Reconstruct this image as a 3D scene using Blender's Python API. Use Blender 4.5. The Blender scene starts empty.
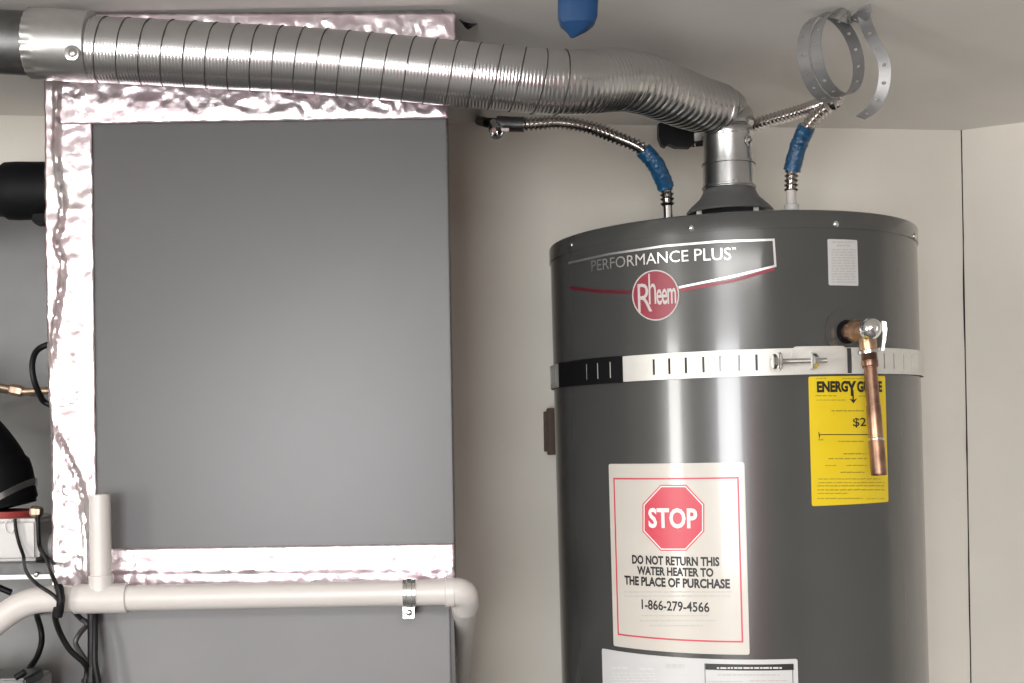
import bpy, bmesh, math, random
from mathutils import Vector, Matrix, noise
random.seed(7)
SC = bpy.context.scene
COL = SC.collection
PI = math.pi

# ------------------------------------------------------------------ camera
F_PX, CX, CY, ROLL = 1245.0, 465.0, 436.0, math.radians(1.0)
H = 1.65                               # eye height above the floor
ca, sa = math.cos(ROLL), math.sin(ROLL)
cam_d = bpy.data.cameras.new('camera')
cam_d.sensor_fit = 'HORIZONTAL'; cam_d.sensor_width = 36.0
cam_d.lens = F_PX / 1024 * 36.0
cam_d.shift_x = (512 - CX) / 1024
cam_d.shift_y = (CY - 341.5) / 1024
cam_d.clip_start = 0.02
cam = bpy.data.objects.new('camera', cam_d); COL.objects.link(cam)
Rv, Uv = Vector((ca, 0, -sa)), Vector((sa, 0, ca))
cam.matrix_world = Matrix(((Rv.x, Uv.x, 0, 0), (Rv.y, Uv.y, -1, 0), (Rv.z, Uv.z, 0, H), (0, 0, 0, 1)))
SC.camera = cam

# ------------------------------------------------------------------ world, lights, exposure
W = bpy.data.worlds.new('sky'); SC.world = W; W.use_nodes = True
W.node_tree.nodes['Background'].inputs[0].default_value = (0.75, 0.85, 1.0, 1)
W.node_tree.nodes['Background'].inputs[1].default_value = 0.6
LEFT_X, RIGHT_X, REAR_Y = -2.4, 2.3, -2.3
SIDE_Y0, SIDE_Y1, SIDE_Z0, SIDE_Z1 = -1.20, -0.45, 0.90, 2.03

def area(name, loc, direction, sx, sy, power, col):
    l = bpy.data.lights.new(name, 'AREA'); l.shape = 'RECTANGLE'; l.size = sx; l.size_y = sy
    l.energy = power; l.color = col
    o = bpy.data.objects.new(name, l); COL.objects.link(o); o.location = loc
    o.rotation_euler = Vector(direction).to_track_quat('-Z', 'Y').to_euler()
    return o
# daylight arriving through the window in the left wall
area('side_window_daylight', (LEFT_X - 0.06, (SIDE_Y0 + SIDE_Y1) / 2, (SIDE_Z0 + SIDE_Z1) / 2), (1, 0, 0), SIDE_Y1 - SIDE_Y0 - .04, SIDE_Z1 - SIDE_Z0 - .04, 100, (1.0, 0.98, 0.94))
# daylight arriving through the window in the rear wall
WIN_X0, WIN_X1, WIN_Z0, WIN_Z1 = -1.20, -0.12, 0.95, 2.08
area('window_daylight', ((WIN_X0 + WIN_X1) / 2, REAR_Y - 0.06, (WIN_Z0 + WIN_Z1) / 2), (0, 1, 0), WIN_X1 - WIN_X0 - .06, WIN_Z1 - WIN_Z0 - .06, 118, (0.98, 0.985, 1.0))
# unseen ceiling panel behind the photographer, added as frontal fill light
CEIL_H = 0.592
area('ceiling_fill_light', (0.1, -0.6, H + CEIL_H - 0.075), (0, 0, -1), 1.15, 0.55, 75, (1.0, 0.98, 0.94))
SC.view_settings.view_transform = 'Standard'
SC.view_settings.look = 'None'
SC.view_settings.exposure = -0.5
SC.view_settings.gamma = 1.0
SC.view_settings.use_curve_mapping = False

# ------------------------------------------------------------------ helpers
def P(px, py, d):
    u, v = px - CX, py - CY
    return Vector(((u * ca - v * sa) / F_PX * d, d, H - (u * sa + v * ca) / F_PX * d))

MATS = {}
def mat(name, col, rough=0.5, metal=0.0, var=0.0, vscale=12.0, bump=0.0, bscale=60.0, col2=None, spec=0.5, stretch=None, coat=0.0):
    m = bpy.data.materials.new(name); m.use_nodes = True
    nt = m.node_tree; b = nt.nodes['Principled BSDF']
    b.inputs['Base Color'].default_value = (*col, 1)
    b.inputs['Roughness'].default_value = rough
    b.inputs['Metallic'].default_value = metal
    b.inputs['Specular IOR Level'].default_value = spec
    b.inputs['Coat Weight'].default_value = coat; b.inputs['Coat Roughness'].default_value = 0.08
    tc = nt.nodes.new('ShaderNodeTexCoord'); src = tc.outputs['Object']
    if stretch:
        mp = nt.nodes.new('ShaderNodeMapping'); mp.inputs['Scale'].default_value = stretch
        nt.links.new(src, mp.inputs['Vector']); src = mp.outputs['Vector']
    if var or col2:
        n = nt.nodes.new('ShaderNodeTexNoise'); n.inputs['Scale'].default_value = vscale; n.inputs['Detail'].default_value = 5
        nt.links.new(src, n.inputs['Vector'])
        r = nt.nodes.new('ShaderNodeValToRGB')
        c2 = col2 if col2 else tuple(min(1, c * (1 + var)) for c in col)
        c1 = col if col2 else tuple(c * (1 - var) for c in col)
        r.color_ramp.elements[0].position = 0.32; r.color_ramp.elements[1].position = 0.68
        r.color_ramp.elements[0].color = (*c1, 1); r.color_ramp.elements[1].color = (*c2, 1)
        nt.links.new(n.outputs['Fac'], r.inputs['Fac']); nt.links.new(r.outputs['Color'], b.inputs['Base Color'])
    if bump:
        n2 = nt.nodes.new('ShaderNodeTexNoise'); n2.inputs['Scale'].default_value = bscale; n2.inputs['Detail'].default_value = 4
        nt.links.new(src, n2.inputs['Vector'])
        bp = nt.nodes.new('ShaderNodeBump'); bp.inputs['Strength'].default_value = bump; bp.inputs['Distance'].default_value = 0.004
        nt.links.new(n2.outputs['Fac'], bp.inputs['Height']); nt.links.new(bp.outputs['Normal'], b.inputs['Normal'])
    MATS[name] = m
    return m

def emit_mat(name, col, strength):
    m = bpy.data.materials.new(name); m.use_nodes = True
    b = m.node_tree.nodes['Principled BSDF']
    b.inputs['Base Color'].default_value = (*col, 1)
    b.inputs['Emission Color'].default_value = (*col, 1); b.inputs['Emission Strength'].default_value = strength
    MATS[name] = m

mat('wall_paint', (0.80, 0.76, 0.68), 0.75, var=0.04, vscale=3.0, bump=0.12, bscale=40)
mat('garage_wall', (0.46, 0.45, 0.43), 0.8, var=0.06, vscale=3.0)
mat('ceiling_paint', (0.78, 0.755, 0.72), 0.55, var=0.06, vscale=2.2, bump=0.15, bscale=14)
mat('concrete', (0.12, 0.118, 0.115), 0.7, var=0.18, vscale=5, bump=0.2)
mat('white_trim', (0.75, 0.74, 0.72), 0.45)
mat('crack_dark', (0.02, 0.018, 0.016), 0.9)
mat('tank_paint', (0.055, 0.056, 0.054), 0.25, var=0.05, vscale=6, bump=0.03, bscale=9, spec=0.55, coat=0.35)
mat('furnace_paint', (0.084, 0.082, 0.083), 0.33, spec=0.42, var=0.05, vscale=4.0, bump=0.01, bscale=20)
mat('furnace_lower_paint', (0.155, 0.154, 0.154), 0.45, var=0.06, vscale=5.0)
mat('foil', (0.92, 0.87, 0.88), 0.28, 1.0, col2=(0.87, 0.70, 0.765), vscale=9, bump=0.3, bscale=60)  # pink ramp tone puts a red reflection into the foil's own colour
mat('duct_aluminium', (0.54, 0.535, 0.53), 0.24, 1.0, var=0.05, vscale=20)
mat('seam_dark', (0.06, 0.058, 0.056), 0.5, 0.6)
mat('galvanised', (0.54, 0.54, 0.53), 0.30, 1.0, var=0.12, vscale=18)
mat('galvanised_dull', (0.17, 0.17, 0.17), 0.40, 1.0, var=0.25, vscale=22)
mat('steel', (0.72, 0.71, 0.69), 0.22, 1.0)
mat('hose_steel', (0.56, 0.53, 0.51), 0.18, 1.0)
mat('chrome', (0.80, 0.80, 0.80), 0.12, 1.0)
mat('zinc', (0.68, 0.67, 0.63), 0.45, 0.35, var=0.05, vscale=25)
mat('dull_zinc', (0.34, 0.34, 0.34), 0.42, 0.55, var=0.08, vscale=25)
mat('hood_grey', (0.10, 0.10, 0.10), 0.42)
mat('wall_shade_grey', (0.24, 0.24, 0.235), 0.5, 0.1, var=0.1, vscale=6)
mat('black_plastic', (0.005, 0.005, 0.006), 0.45, spec=0.3)
mat('black_rubber', (0.004, 0.004, 0.005), 0.6, spec=0.18)
mat('black_tape', (0.005, 0.005, 0.006), 0.45, spec=0.25)
mat('pvc', (0.56, 0.53, 0.505), 0.36)
mat('white_plastic', (0.56, 0.545, 0.53), 0.45)
mat('blue_tape', (0.008, 0.062, 0.14), 0.28, var=0.3, vscale=60, bump=0.8, bscale=120)
mat('blue_wrap', (0.010, 0.045, 0.125), 0.5, spec=0.25, bump=0.15, bscale=60)
mat('copper', (0.46, 0.27, 0.18), 0.36, 0.9, col2=(0.16, 0.095, 0.07), vscale=38)
mat('brass', (0.46, 0.29, 0.18), 0.34, 0.9, var=0.35, vscale=60)
mat('dull_brass', (0.34, 0.25, 0.18), 0.38, 0.8, var=0.2, vscale=60)
mat('sticker_cream', (0.54, 0.51, 0.46), 0.34, coat=0.3)
mat('sticker_white', (0.54, 0.54, 0.54), 0.34, coat=0.3)
mat('sticker_yellow', (0.72, 0.53, 0.012), 0.40, var=0.03, vscale=15)
mat('print_red', (0.55, 0.045, 0.075), 0.38)
mat('print_red_shaded', (0.10, 0.012, 0.02), 0.35)
mat('print_white', (0.80, 0.78, 0.75), 0.38)
mat('print_silver', (0.75, 0.74, 0.73), 0.30, 0.85)
mat('badge_red', (0.26, 0.022, 0.042), 0.35)
mat('badge_white', (0.50, 0.47, 0.46), 0.38)
mat('print_black', (0.012, 0.012, 0.012), 0.45)
mat('print_grey', (0.45, 0.43, 0.40), 0.45)
mat('print_light_grey', (0.60, 0.60, 0.59), 0.45)
mat('print_olive', (0.36, 0.28, 0.02), 0.45)
mat('wood_brown', (0.085, 0.05, 0.035), 0.7, var=0.4, vscale=60, stretch=(1, 1, 0.1))
mat('red_flange', (0.32, 0.045, 0.04), 0.5)
mat('cabinet_red', (0.45, 0.06, 0.10), 0.35)
mat('dark_steel', (0.08, 0.08, 0.08), 0.4, 0.5, var=0.3, vscale=30)
emit_mat('fill_diffuser', (1, 0.97, 0.92), 1.5)

OFF = {}
def root(name, loc, label, cat, group=None, M=None):
    o = bpy.data.objects.new(name, None); COL.objects.link(o)
    M = M if M is not None else Matrix.Translation(loc)
    o.matrix_world = M; o.empty_display_size = 0.05
    OFF[o] = M.inverted()
    o['label'] = label; o['category'] = cat
    if group: o['group'] = group
    return o

def obj(name, geo, m, parent=None, local=False, smooth=35, label=None, cat=None, kind=None, group=None, thick=0):
    """link ONE mesh object; vertices are world coordinates unless local"""
    vs, fs = geo
    me = bpy.data.meshes.new(name)
    if parent is not None:
        inv = OFF[parent]
        vv = vs if local else [inv @ Vector(v) for v in vs]
        org = None
    else:
        xs = [v[0] for v in vs]; ys = [v[1] for v in vs]; zs = [v[2] for v in vs]
        org = Vector(((min(xs) + max(xs)) / 2, (min(ys) + max(ys)) / 2, min(zs)))
        vv = [Vector(v) - org for v in vs]
    me.from_pydata([tuple(v) for v in vv], [], fs)
    bm = bmesh.new(); bm.from_mesh(me)
    if thick: bmesh.ops.solidify(bm, geom=list(bm.faces), thickness=thick)
    bmesh.ops.recalc_face_normals(bm, faces=bm.faces)
    bm.to_mesh(me); bm.free()
    if smooth:
        me.shade_smooth(); me.set_sharp_from_angle(angle=math.radians(smooth))
    me.materials.append(MATS[m])
    o = bpy.data.objects.new(name, me); COL.objects.link(o)
    if parent is not None:
        o.parent = parent; OFF[o] = OFF[parent]
    else:
        o.location = org; OFF[o] = Matrix.Translation(-org)
    if label: o['label'] = label
    if cat: o['category'] = cat
    if kind: o['kind'] = kind
    if group: o['group'] = group
    return o

def merge(*gs):
    V, Fc = [], []
    for vs, fs in gs:
        k = len(V); V += list(vs); Fc += [tuple(i + k for i in f) for f in fs]
    return V, Fc

def box(x0, x1, y0, y1, z0, z1, bev=0.0, seg=2):
    bm = bmesh.new()
    bmesh.ops.create_cube(bm, size=1)
    for v in bm.verts:
        v.co = Vector(((x0 + x1) / 2 + v.co.x * (x1 - x0), (y0 + y1) / 2 + v.co.y * (y1 - y0), (z0 + z1) / 2 + v.co.z * (z1 - z0)))
    if bev:
        bmesh.ops.bevel(bm, geom=list(bm.edges), offset=bev, segments=seg, affect='EDGES')
    return grab(bm)

def grab(bm):
    bm.verts.index_update()
    g = ([v.co.copy() for v in bm.verts], [tuple(v.index for v in f.verts) for f in bm.faces])
    bm.free(); return g

def spline(pts, n):
    """Catmull-Rom through pts, n samples per span"""
    pts = [Vector(p) for p in pts]
    q = [pts[0] * 2 - pts[1]] + pts + [pts[-1] * 2 - pts[-2]]
    out = []
    for i in range(1, len(q) - 2):
        p0, p1, p2, p3 = q[i - 1:i + 3]
        for k in range(n):
            t = k / n
            out.append(0.5 * (2 * p1 + (p2 - p0) * t + (2 * p0 - 5 * p1 + 4 * p2 - p3) * t * t + (3 * p1 - p0 - 3 * p2 + p3) * t ** 3))
    out.append(pts[-1]); return out

def resample(pts, step):
    L = [0]
    for a, b in zip(pts, pts[1:]): L.append(L[-1] + (b - a).length)
    n = max(2, int(round(L[-1] / step)) + 1); out = []; j = 0
    for i in range(n):
        s = L[-1] * i / (n - 1)
        while j < len(L) - 2 and L[j + 1] < s: j += 1
        d = L[j + 1] - L[j]
        out.append(pts[j].lerp(pts[j + 1], 0 if d == 0 else min(1, (s - L[j]) / d)))
    return out, L[-1]

def frames(pts):
    T = []
    for i in range(len(pts)):
        a = pts[max(0, i - 1)]; b = pts[min(len(pts) - 1, i + 1)]
        T.append((b - a).normalized())
    up = Vector((0, 0, 1)) if abs(T[0].z) < 0.9 else Vector((1, 0, 0))
    n = (up - T[0] * up.dot(T[0])).normalized(); out = []
    for t in T:
        n = (n - t * n.dot(t)).normalized()
        out.append((t, n, t.cross(n)))
    return out

def tube(pts, r, seg=16, cap=True):
    pts = [Vector(p) for p in pts]; fr = frames(pts); vs = []; fs = []
    for i, (p, (t, n, b)) in enumerate(zip(pts, fr)):
        for k in range(seg):
            a = 2 * PI * k / seg
            rr = r(i, a) if callable(r) else r
            vs.append(p + (n * math.cos(a) + b * math.sin(a)) * rr)
    for i in range(len(pts) - 1):
        for k in range(seg):
            k2 = (k + 1) % seg
            fs.append((i * seg + k, i * seg + k2, (i + 1) * seg + k2, (i + 1) * seg + k))
    if cap:
        fs.append(tuple(range(seg))[::-1]); fs.append(tuple((len(pts) - 1) * seg + k for k in range(seg)))
    return vs, fs

def lathe(prof, o, ax, seg=32, cap=True):
    """profile of (distance along axis, radius) turned about o + ax*t"""
    o = Vector(o); ax = Vector(ax).normalized()
    up = Vector((0, 0, 1)) if abs(ax.z) < 0.9 else Vector((1, 0, 0))
    n = (up - ax * up.dot(ax)).normalized(); b = ax.cross(n); vs = []; fs = []
    for t, r in prof:
        for k in range(seg):
            a = 2 * PI * k / seg
            vs.append(o + ax * t + (n * math.cos(a) + b * math.sin(a)) * max(r, 1e-5))
    for i in range(len(prof) - 1):
        for k in range(seg):
            k2 = (k + 1) % seg
            fs.append((i * seg + k, i * seg + k2, (i + 1) * seg + k2, (i + 1) * seg + k))
    if cap:
        fs.append(tuple(range(seg))[::-1]); fs.append(tuple((len(prof) - 1) * seg + k for k in range(seg)))
    return vs, fs

def hexnut(o, ax, r, h, ch=0.15):
    return lathe([(0, r * (1 - ch)), (h * ch, r), (h * (1 - ch), r), (h, r * (1 - ch))], o, ax, 6)

def ball(o, r, ax=(0, 0, 1), flat=1.0, seg=16):
    return lathe([(-r * flat * math.cos(PI * i / 8), r * math.sin(PI * i / 8)) for i in range(9)], o, ax, seg)

def corrugated(pts, r, pitch, amp, seg=14):
    pp, L = resample(pts, pitch / 4)
    return tube(pp, lambda i, a: r - amp * (0.5 - 0.5 * math.cos(i * PI / 2)) , seg)

def quad_prism(pts, thick, direction):
    """extrude a polygon of world points along direction"""
    d = Vector(direction).normalized() * thick
    n = len(pts); vs = [Vector(p) for p in pts] + [Vector(p) + d for p in pts]
    fs = [tuple(range(n)), tuple(range(n, 2 * n))[::-1]]
    for i in range(n):
        j = (i + 1) % n; fs.append((i, j, n + j, n + i))
    return vs, fs

# ------------------------------------------------------------------ the room
ZC = H + CEIL_H
def wall_depth(px): return 2.42 * 304.5 / (329.0 - 0.0333 * px)
A = Vector(((0 - CX) / F_PX * wall_depth(0), wall_depth(0), 0))
B = Vector(((966 - CX) / F_PX * wall_depth(961), wall_depth(961), 0))
wd = (B - A).normalized(); wn = Vector((-wd.y, wd.x, 0))          # wn points away from the room
WL = A + wd * ((LEFT_X - A.x) / wd.x)
ang = math.radians(-29.0); rd = Vector((math.cos(ang), math.sin(ang), 0)); rn = Vector((-rd.y, rd.x, 0))
C0 = B + rd * 0.0022
WR = C0 + rd * ((RIGHT_X - C0.x) / rd.x)
def slab(a, b, n, t, z0, z1):
    q = [a, b, b + n * t, a + n * t]
    vs = [Vector((p.x, p.y, z0)) for p in q] + [Vector((p.x, p.y, z1)) for p in q]
    return vs, [(0, 1, 2, 3), (4, 5, 6, 7), (0, 1, 5, 4), (1, 2, 6, 5), (2, 3, 7, 6), (3, 0, 4, 7)]
def struct(name, g, m, label=None):
    return obj(name, g, m, kind='structure', smooth=0, label=label)
struct('wall_back', slab(WL, B, wn, 0.1, 0, ZC), 'wall_paint', 'beige painted drywall behind the water heater')
struct('wall_right', slab(C0, WR, rn, 0.1, 0, ZC), 'wall_paint', 'beige drywall panel right of the corner crack')

struct('wall_corner', slab(B + wn * .1 - wd * .05, B + wn * .1 + rd * .15, wn, 0.05, 0, ZC), 'crack_dark')
# ragged open joint between the two wall panels: a filler strip that sits behind it
jv = []
for i in range(61):
    z = ZC * i / 60
    w = 0.0013 + 0.0026 * abs(noise.noise(Vector((0, 0, z * 9))))
    c = B + rd * 0.001 + Vector((0, 0, z)) + wd * (0.003 * noise.noise(Vector((3, 0, z * 5)))) - wn * 0.0004
    jv += [c - wd * w * 0.5, c + rd * w * 0.5]
jv2 = [v + wn * 0.03 for v in jv]
n_ = len(jv); jf = []
for i in range(60):
    a = 2 * i
    jf += [(a, a + 1, a + 3, a + 2), (n_ + a, n_ + a + 1, n_ + a + 3, n_ + a + 2), (a, a + 2, n_ + a + 2, n_ + a), (a + 1, a + 3, n_ + a + 3, n_ + a + 1)]
struct('trim_1', (jv + jv2, jf), 'crack_dark', 'thin dark ragged joint in the wall corner')
struct('floor', box(LEFT_X - .1, RIGHT_X + .1, REAR_Y - .1, 2.9, -0.1, 0), 'concrete')
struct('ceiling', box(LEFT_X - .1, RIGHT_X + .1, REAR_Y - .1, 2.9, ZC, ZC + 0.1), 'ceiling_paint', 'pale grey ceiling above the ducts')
struct('wall_left', merge(box(LEFT_X - .1, LEFT_X, REAR_Y, SIDE_Y0, 0, ZC), box(LEFT_X - .1, LEFT_X, SIDE_Y1, WL.y + .08, 0, ZC),
                          box(LEFT_X - .1, LEFT_X, SIDE_Y0, SIDE_Y1, SIDE_Z1, ZC), box(LEFT_X - .1, LEFT_X, SIDE_Y0, SIDE_Y1, 0, SIDE_Z0)), 'garage_wall')
struct('wall_side', box(RIGHT_X, RIGHT_X + .1, REAR_Y, WR.y + .05, 0, ZC), 'garage_wall')
struct('wall_rear', merge(box(LEFT_X - .1, WIN_X0, REAR_Y - .1, REAR_Y, 0, ZC), box(WIN_X1, RIGHT_X + .1, REAR_Y - .1, REAR_Y, 0, ZC),
                          box(WIN_X0, WIN_X1, REAR_Y - .1, REAR_Y, 0, WIN_Z0), box(WIN_X0, WIN_X1, REAR_Y - .1, REAR_Y, WIN_Z1, ZC)), 'garage_wall')
struct('window_1', merge(box(WIN_X0 - .05, WIN_X0 + .015, REAR_Y - .05, REAR_Y + .02, WIN_Z0 - .05, WIN_Z1 + .05), box(WIN_X1 - .015, WIN_X1 + .05, REAR_Y - .05, REAR_Y + .02, WIN_Z0 - .05, WIN_Z1 + .05),
                         box(WIN_X0 + .015, WIN_X1 - .015, REAR_Y - .05, REAR_Y + .02, WIN_Z0 - .05, WIN_Z0 + .015), box(WIN_X0 + .015, WIN_X1 - .015, REAR_Y - .05, REAR_Y + .02, WIN_Z1 - .015, WIN_Z1 + .05)), 'white_trim')
struct('window_2', merge(box(LEFT_X - .05, LEFT_X + .02, SIDE_Y0 - .05, SIDE_Y0 + .015, SIDE_Z0 - .05, SIDE_Z1 + .05), box(LEFT_X - .05, LEFT_X + .02, SIDE_Y1 - .015, SIDE_Y1 + .05, SIDE_Z0 - .05, SIDE_Z1 + .05),
                         box(LEFT_X - .05, LEFT_X + .02, SIDE_Y0 + .015, SIDE_Y1 - .015, SIDE_Z1 - .015, SIDE_Z1 + .05), box(LEFT_X - .05, LEFT_X + .02, SIDE_Y0 + .015, SIDE_Y1 - .015, SIDE_Z0 - .05, SIDE_Z0 + .015)), 'white_trim')

# ------------------------------------------------------------------ furnace cabinet with foil tape
DF = 1.72
FX0, FX1 = P(48, 340, DF).x, P(449, 330, DF).x
LOX = P(94, 640, DF).x
ZSPLIT = P(250, 600, DF).z
fur = root('furnace_cabinet', Vector(((FX0 + FX1) / 2, 1.95, 0)), 'tall grey sheet-metal furnace cabinet with foil-taped edges', 'furnace')
YB = 2.17
obj('cabinet_body', merge(box(FX0, FX1, DF + .004, YB, ZSPLIT, ZC - .001), box(LOX, FX1, DF + .004, YB, 0, ZSPLIT)), 'furnace_paint', fur, smooth=0)
def plate(px0, py0, px1, py1, d, t):
    a = P((px0 + px1) / 2, py0, d); 
    return box(P(px0, (py0 + py1) / 2, d).x, P(px1, (py0 + py1) / 2, d).x, d, d + t, P((px0 + px1) / 2, py1, d).z, P((px0 + px1) / 2, py0, d).z, 0.0012)
obj('upper_panel', plate(80, 112, 450, 556, DF - .006, .010), 'furnace_paint', fur, label='dark grey flat upper panel')
zb = 0.05
lp = box(LOX, P(450, 640, DF).x, DF - .004, DF + .004, zb, P(270, 590, DF).z, .0012)
obj('lower_panel', lp, 'furnace_lower_paint', fur, label='lighter grey lower panel')

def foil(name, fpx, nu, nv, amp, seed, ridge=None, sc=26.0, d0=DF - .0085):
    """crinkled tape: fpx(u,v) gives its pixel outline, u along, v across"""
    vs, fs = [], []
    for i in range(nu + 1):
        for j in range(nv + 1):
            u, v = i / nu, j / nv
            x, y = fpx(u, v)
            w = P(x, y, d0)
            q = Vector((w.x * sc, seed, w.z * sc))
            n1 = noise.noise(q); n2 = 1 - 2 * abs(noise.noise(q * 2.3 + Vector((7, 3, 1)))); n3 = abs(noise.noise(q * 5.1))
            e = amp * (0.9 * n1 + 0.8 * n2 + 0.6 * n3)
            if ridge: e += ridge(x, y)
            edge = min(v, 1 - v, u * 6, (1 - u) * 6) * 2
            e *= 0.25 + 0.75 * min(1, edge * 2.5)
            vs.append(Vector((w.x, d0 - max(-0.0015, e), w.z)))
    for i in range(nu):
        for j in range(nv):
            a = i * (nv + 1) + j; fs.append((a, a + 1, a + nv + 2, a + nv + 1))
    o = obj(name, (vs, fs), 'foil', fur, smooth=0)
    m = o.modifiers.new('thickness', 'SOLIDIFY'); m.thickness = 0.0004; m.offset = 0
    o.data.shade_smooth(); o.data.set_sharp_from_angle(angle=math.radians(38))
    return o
def lerp(a, b, t): return a + (b - a) * t
def table(tb, x):
    if x <= tb[0][0]: return tb[0][1]
    for (a, b), (c, d) in zip(tb, tb[1:]):
        if x <= c: return b + (d - b) * (x - a) / (c - a)
    return tb[-1][1]
def jit(y, s): return 1.3 * noise.noise(Vector((y * .09, s, 0)))
ltab = [(60, 44), (140, 45), (220, 45), (320, 47), (400, 49), (430, 53), (445, 52), (590, 52)]
rtab = [(60, 92), (130, 92), (546, 97), (590, 98)]
rid = [(80, 58), (150, 57), (180, 60), (205, 64), (222, 62), (240, 56), (262, 64), (290, 62), (312, 58), (350, 53), (400, 50), (430, 56), (450, 66), (480, 80), (505, 86), (600, 88)]
def lridge(x, y):
    c = table(rid, y)
    k = math.exp(-((x - c) / 2.6) ** 2) * 0.006
    if y > 410 and x < c - 2: k += 0.003 * (0.5 + abs(noise.noise(Vector((x * .2, y * .05, 4)))))
    return k
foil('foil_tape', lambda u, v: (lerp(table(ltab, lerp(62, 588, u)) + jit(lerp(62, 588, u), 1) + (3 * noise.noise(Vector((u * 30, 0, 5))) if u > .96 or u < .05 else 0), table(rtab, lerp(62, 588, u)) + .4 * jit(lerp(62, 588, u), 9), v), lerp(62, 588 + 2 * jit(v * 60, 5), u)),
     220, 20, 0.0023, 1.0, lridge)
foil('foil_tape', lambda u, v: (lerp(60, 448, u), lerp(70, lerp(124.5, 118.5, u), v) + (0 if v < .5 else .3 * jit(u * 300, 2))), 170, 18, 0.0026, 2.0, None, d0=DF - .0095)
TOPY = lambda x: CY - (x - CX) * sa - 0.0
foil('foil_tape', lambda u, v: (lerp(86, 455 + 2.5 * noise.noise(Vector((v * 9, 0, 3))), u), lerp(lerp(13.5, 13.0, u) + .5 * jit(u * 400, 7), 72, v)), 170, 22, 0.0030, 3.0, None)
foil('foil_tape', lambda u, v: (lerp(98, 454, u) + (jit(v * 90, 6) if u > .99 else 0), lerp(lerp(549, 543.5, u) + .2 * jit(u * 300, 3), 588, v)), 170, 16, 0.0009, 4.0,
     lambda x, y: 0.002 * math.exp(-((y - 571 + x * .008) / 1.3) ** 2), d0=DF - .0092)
for sx, sy in ((132, 565), (383, 562)):
    p = P(sx, sy, DF - .012)
    obj('screw', merge(hexnut(p, (0, -1, 0), .0055, .004), lathe([(0, .0075), (.001, .0075)], p + Vector((0, .001, 0)), (0, -1, 0), 20)), 'steel', fur)

# ------------------------------------------------------------------ water heater
R = 0.28
TILT = 0.010
top_c = Vector((0.4200, 1.964, H + 0.299))
HT = 1.45
Mt = Matrix.Translation(top_c) @ Matrix.Rotation(-TILT, 4, 'Y') @ Matrix.Translation((0, 0, -HT))
heater = root('water_heater', None, 'tall dark grey cylindrical water heater with stop label and yellow energy label', 'water heater', M=Mt)
Mi = Mt.inverted()
EYE = Vector((0, 0, H))
def hit(px, py, r=R):
    """point of the tank's cylinder (own coordinates) that the pixel shows"""
    o = Mi @ EYE; d = (Mi @ P(px, py, 1.0)) - o
    a = d.x ** 2 + d.y ** 2; b = o.x * d.x + o.y * d.y; c = o.x ** 2 + o.y ** 2 - r * r
    disc = max(0, b * b - a * c)
    t = (-b - math.sqrt(disc)) / a
    return o + d * t
def tz(px, py, r=R):
    p = hit(px, py, r); return math.atan2(p.x, -p.y), p.z
def cp(th, z, r): return Vector((r * math.sin(th), -r * math.cos(th), z))
def wpt(th, z, r): return Mt @ cp(th, z, r)

obj('jacket', lathe([(0.0, R - .004), (.004, R), (HT - .024, R), (HT - .024, R - .003)], (0, 0, 0), (0, 0, 1), 160), 'tank_paint', heater, local=True)
obj('lid', lathe([(HT - .0255, R - .002), (HT - .0252, R + .0018), (HT - .004, R + .0016), (HT - .0015, R), (HT, R - .004), (HT, .04)], (0, 0, 0), (0, 0, 1), 160), 'tank_paint', heater, local=True)
for sx, sy in ((571, 245), (691, 228), (836, 224), (914.5, 236)):
    th, z = tz(sx, sy, R + .0018)
    o = cp(th, z, R + .0014); ax = cp(th, 0, 1)
    obj('screw', lathe([(0, .0042), (.0012, .0042), (.0025, .0028), (.003, .0008)], o, ax, 12), 'steel', heater, local=True)

def shell(th0, th1, z0, z1, r0, r1, n=14, rc=0.0):
    """curved plate on the tank with cut corners"""
    vs, fs = [], []
    ts = [i / n for i in range(n + 1)]
    if rc:
        k = rc / (abs(th1 - th0) * r1)
        ts = [0, .08 * k, .3 * k, .6 * k, k] + [t for t in ts if k < t < 1 - k] + [1 - k, 1 - .6 * k, 1 - .3 * k, 1 - .08 * k, 1]
    n = len(ts) - 1
    for t in ts:
        th = th0 + (th1 - th0) * t
        dd = min(t, 1 - t) * abs(th1 - th0) * r1
        c = 0 if dd >= rc else rc - math.sqrt(max(0, rc * rc - (rc - dd) ** 2))
        for r in (r0, r1):
            for z in (z0 + c, z1 - c): vs.append(cp(th, z, r))
    for i in range(n):
        a, b = 4 * i, 4 * i + 4
        fs += [(a + 2, a + 3, b + 3, b + 2), (a, b, b + 1, a + 1), (a + 1, b + 1, b + 3, a + 3), (a, a + 2, b + 2, b)]
    fs += [(0, 1, 3, 2), (4 * n, 4 * n + 2, 4 * n + 3, 4 * n + 1)]
    return vs, fs

def label_rect(x0, y0, x1, y1):
    ym, xm = (y0 + y1) / 2, (x0 + x1) / 2
    return tz(x0, ym)[0], tz(x1, ym)[0], tz(xm, y1)[1], tz(xm, y0)[1]

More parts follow.
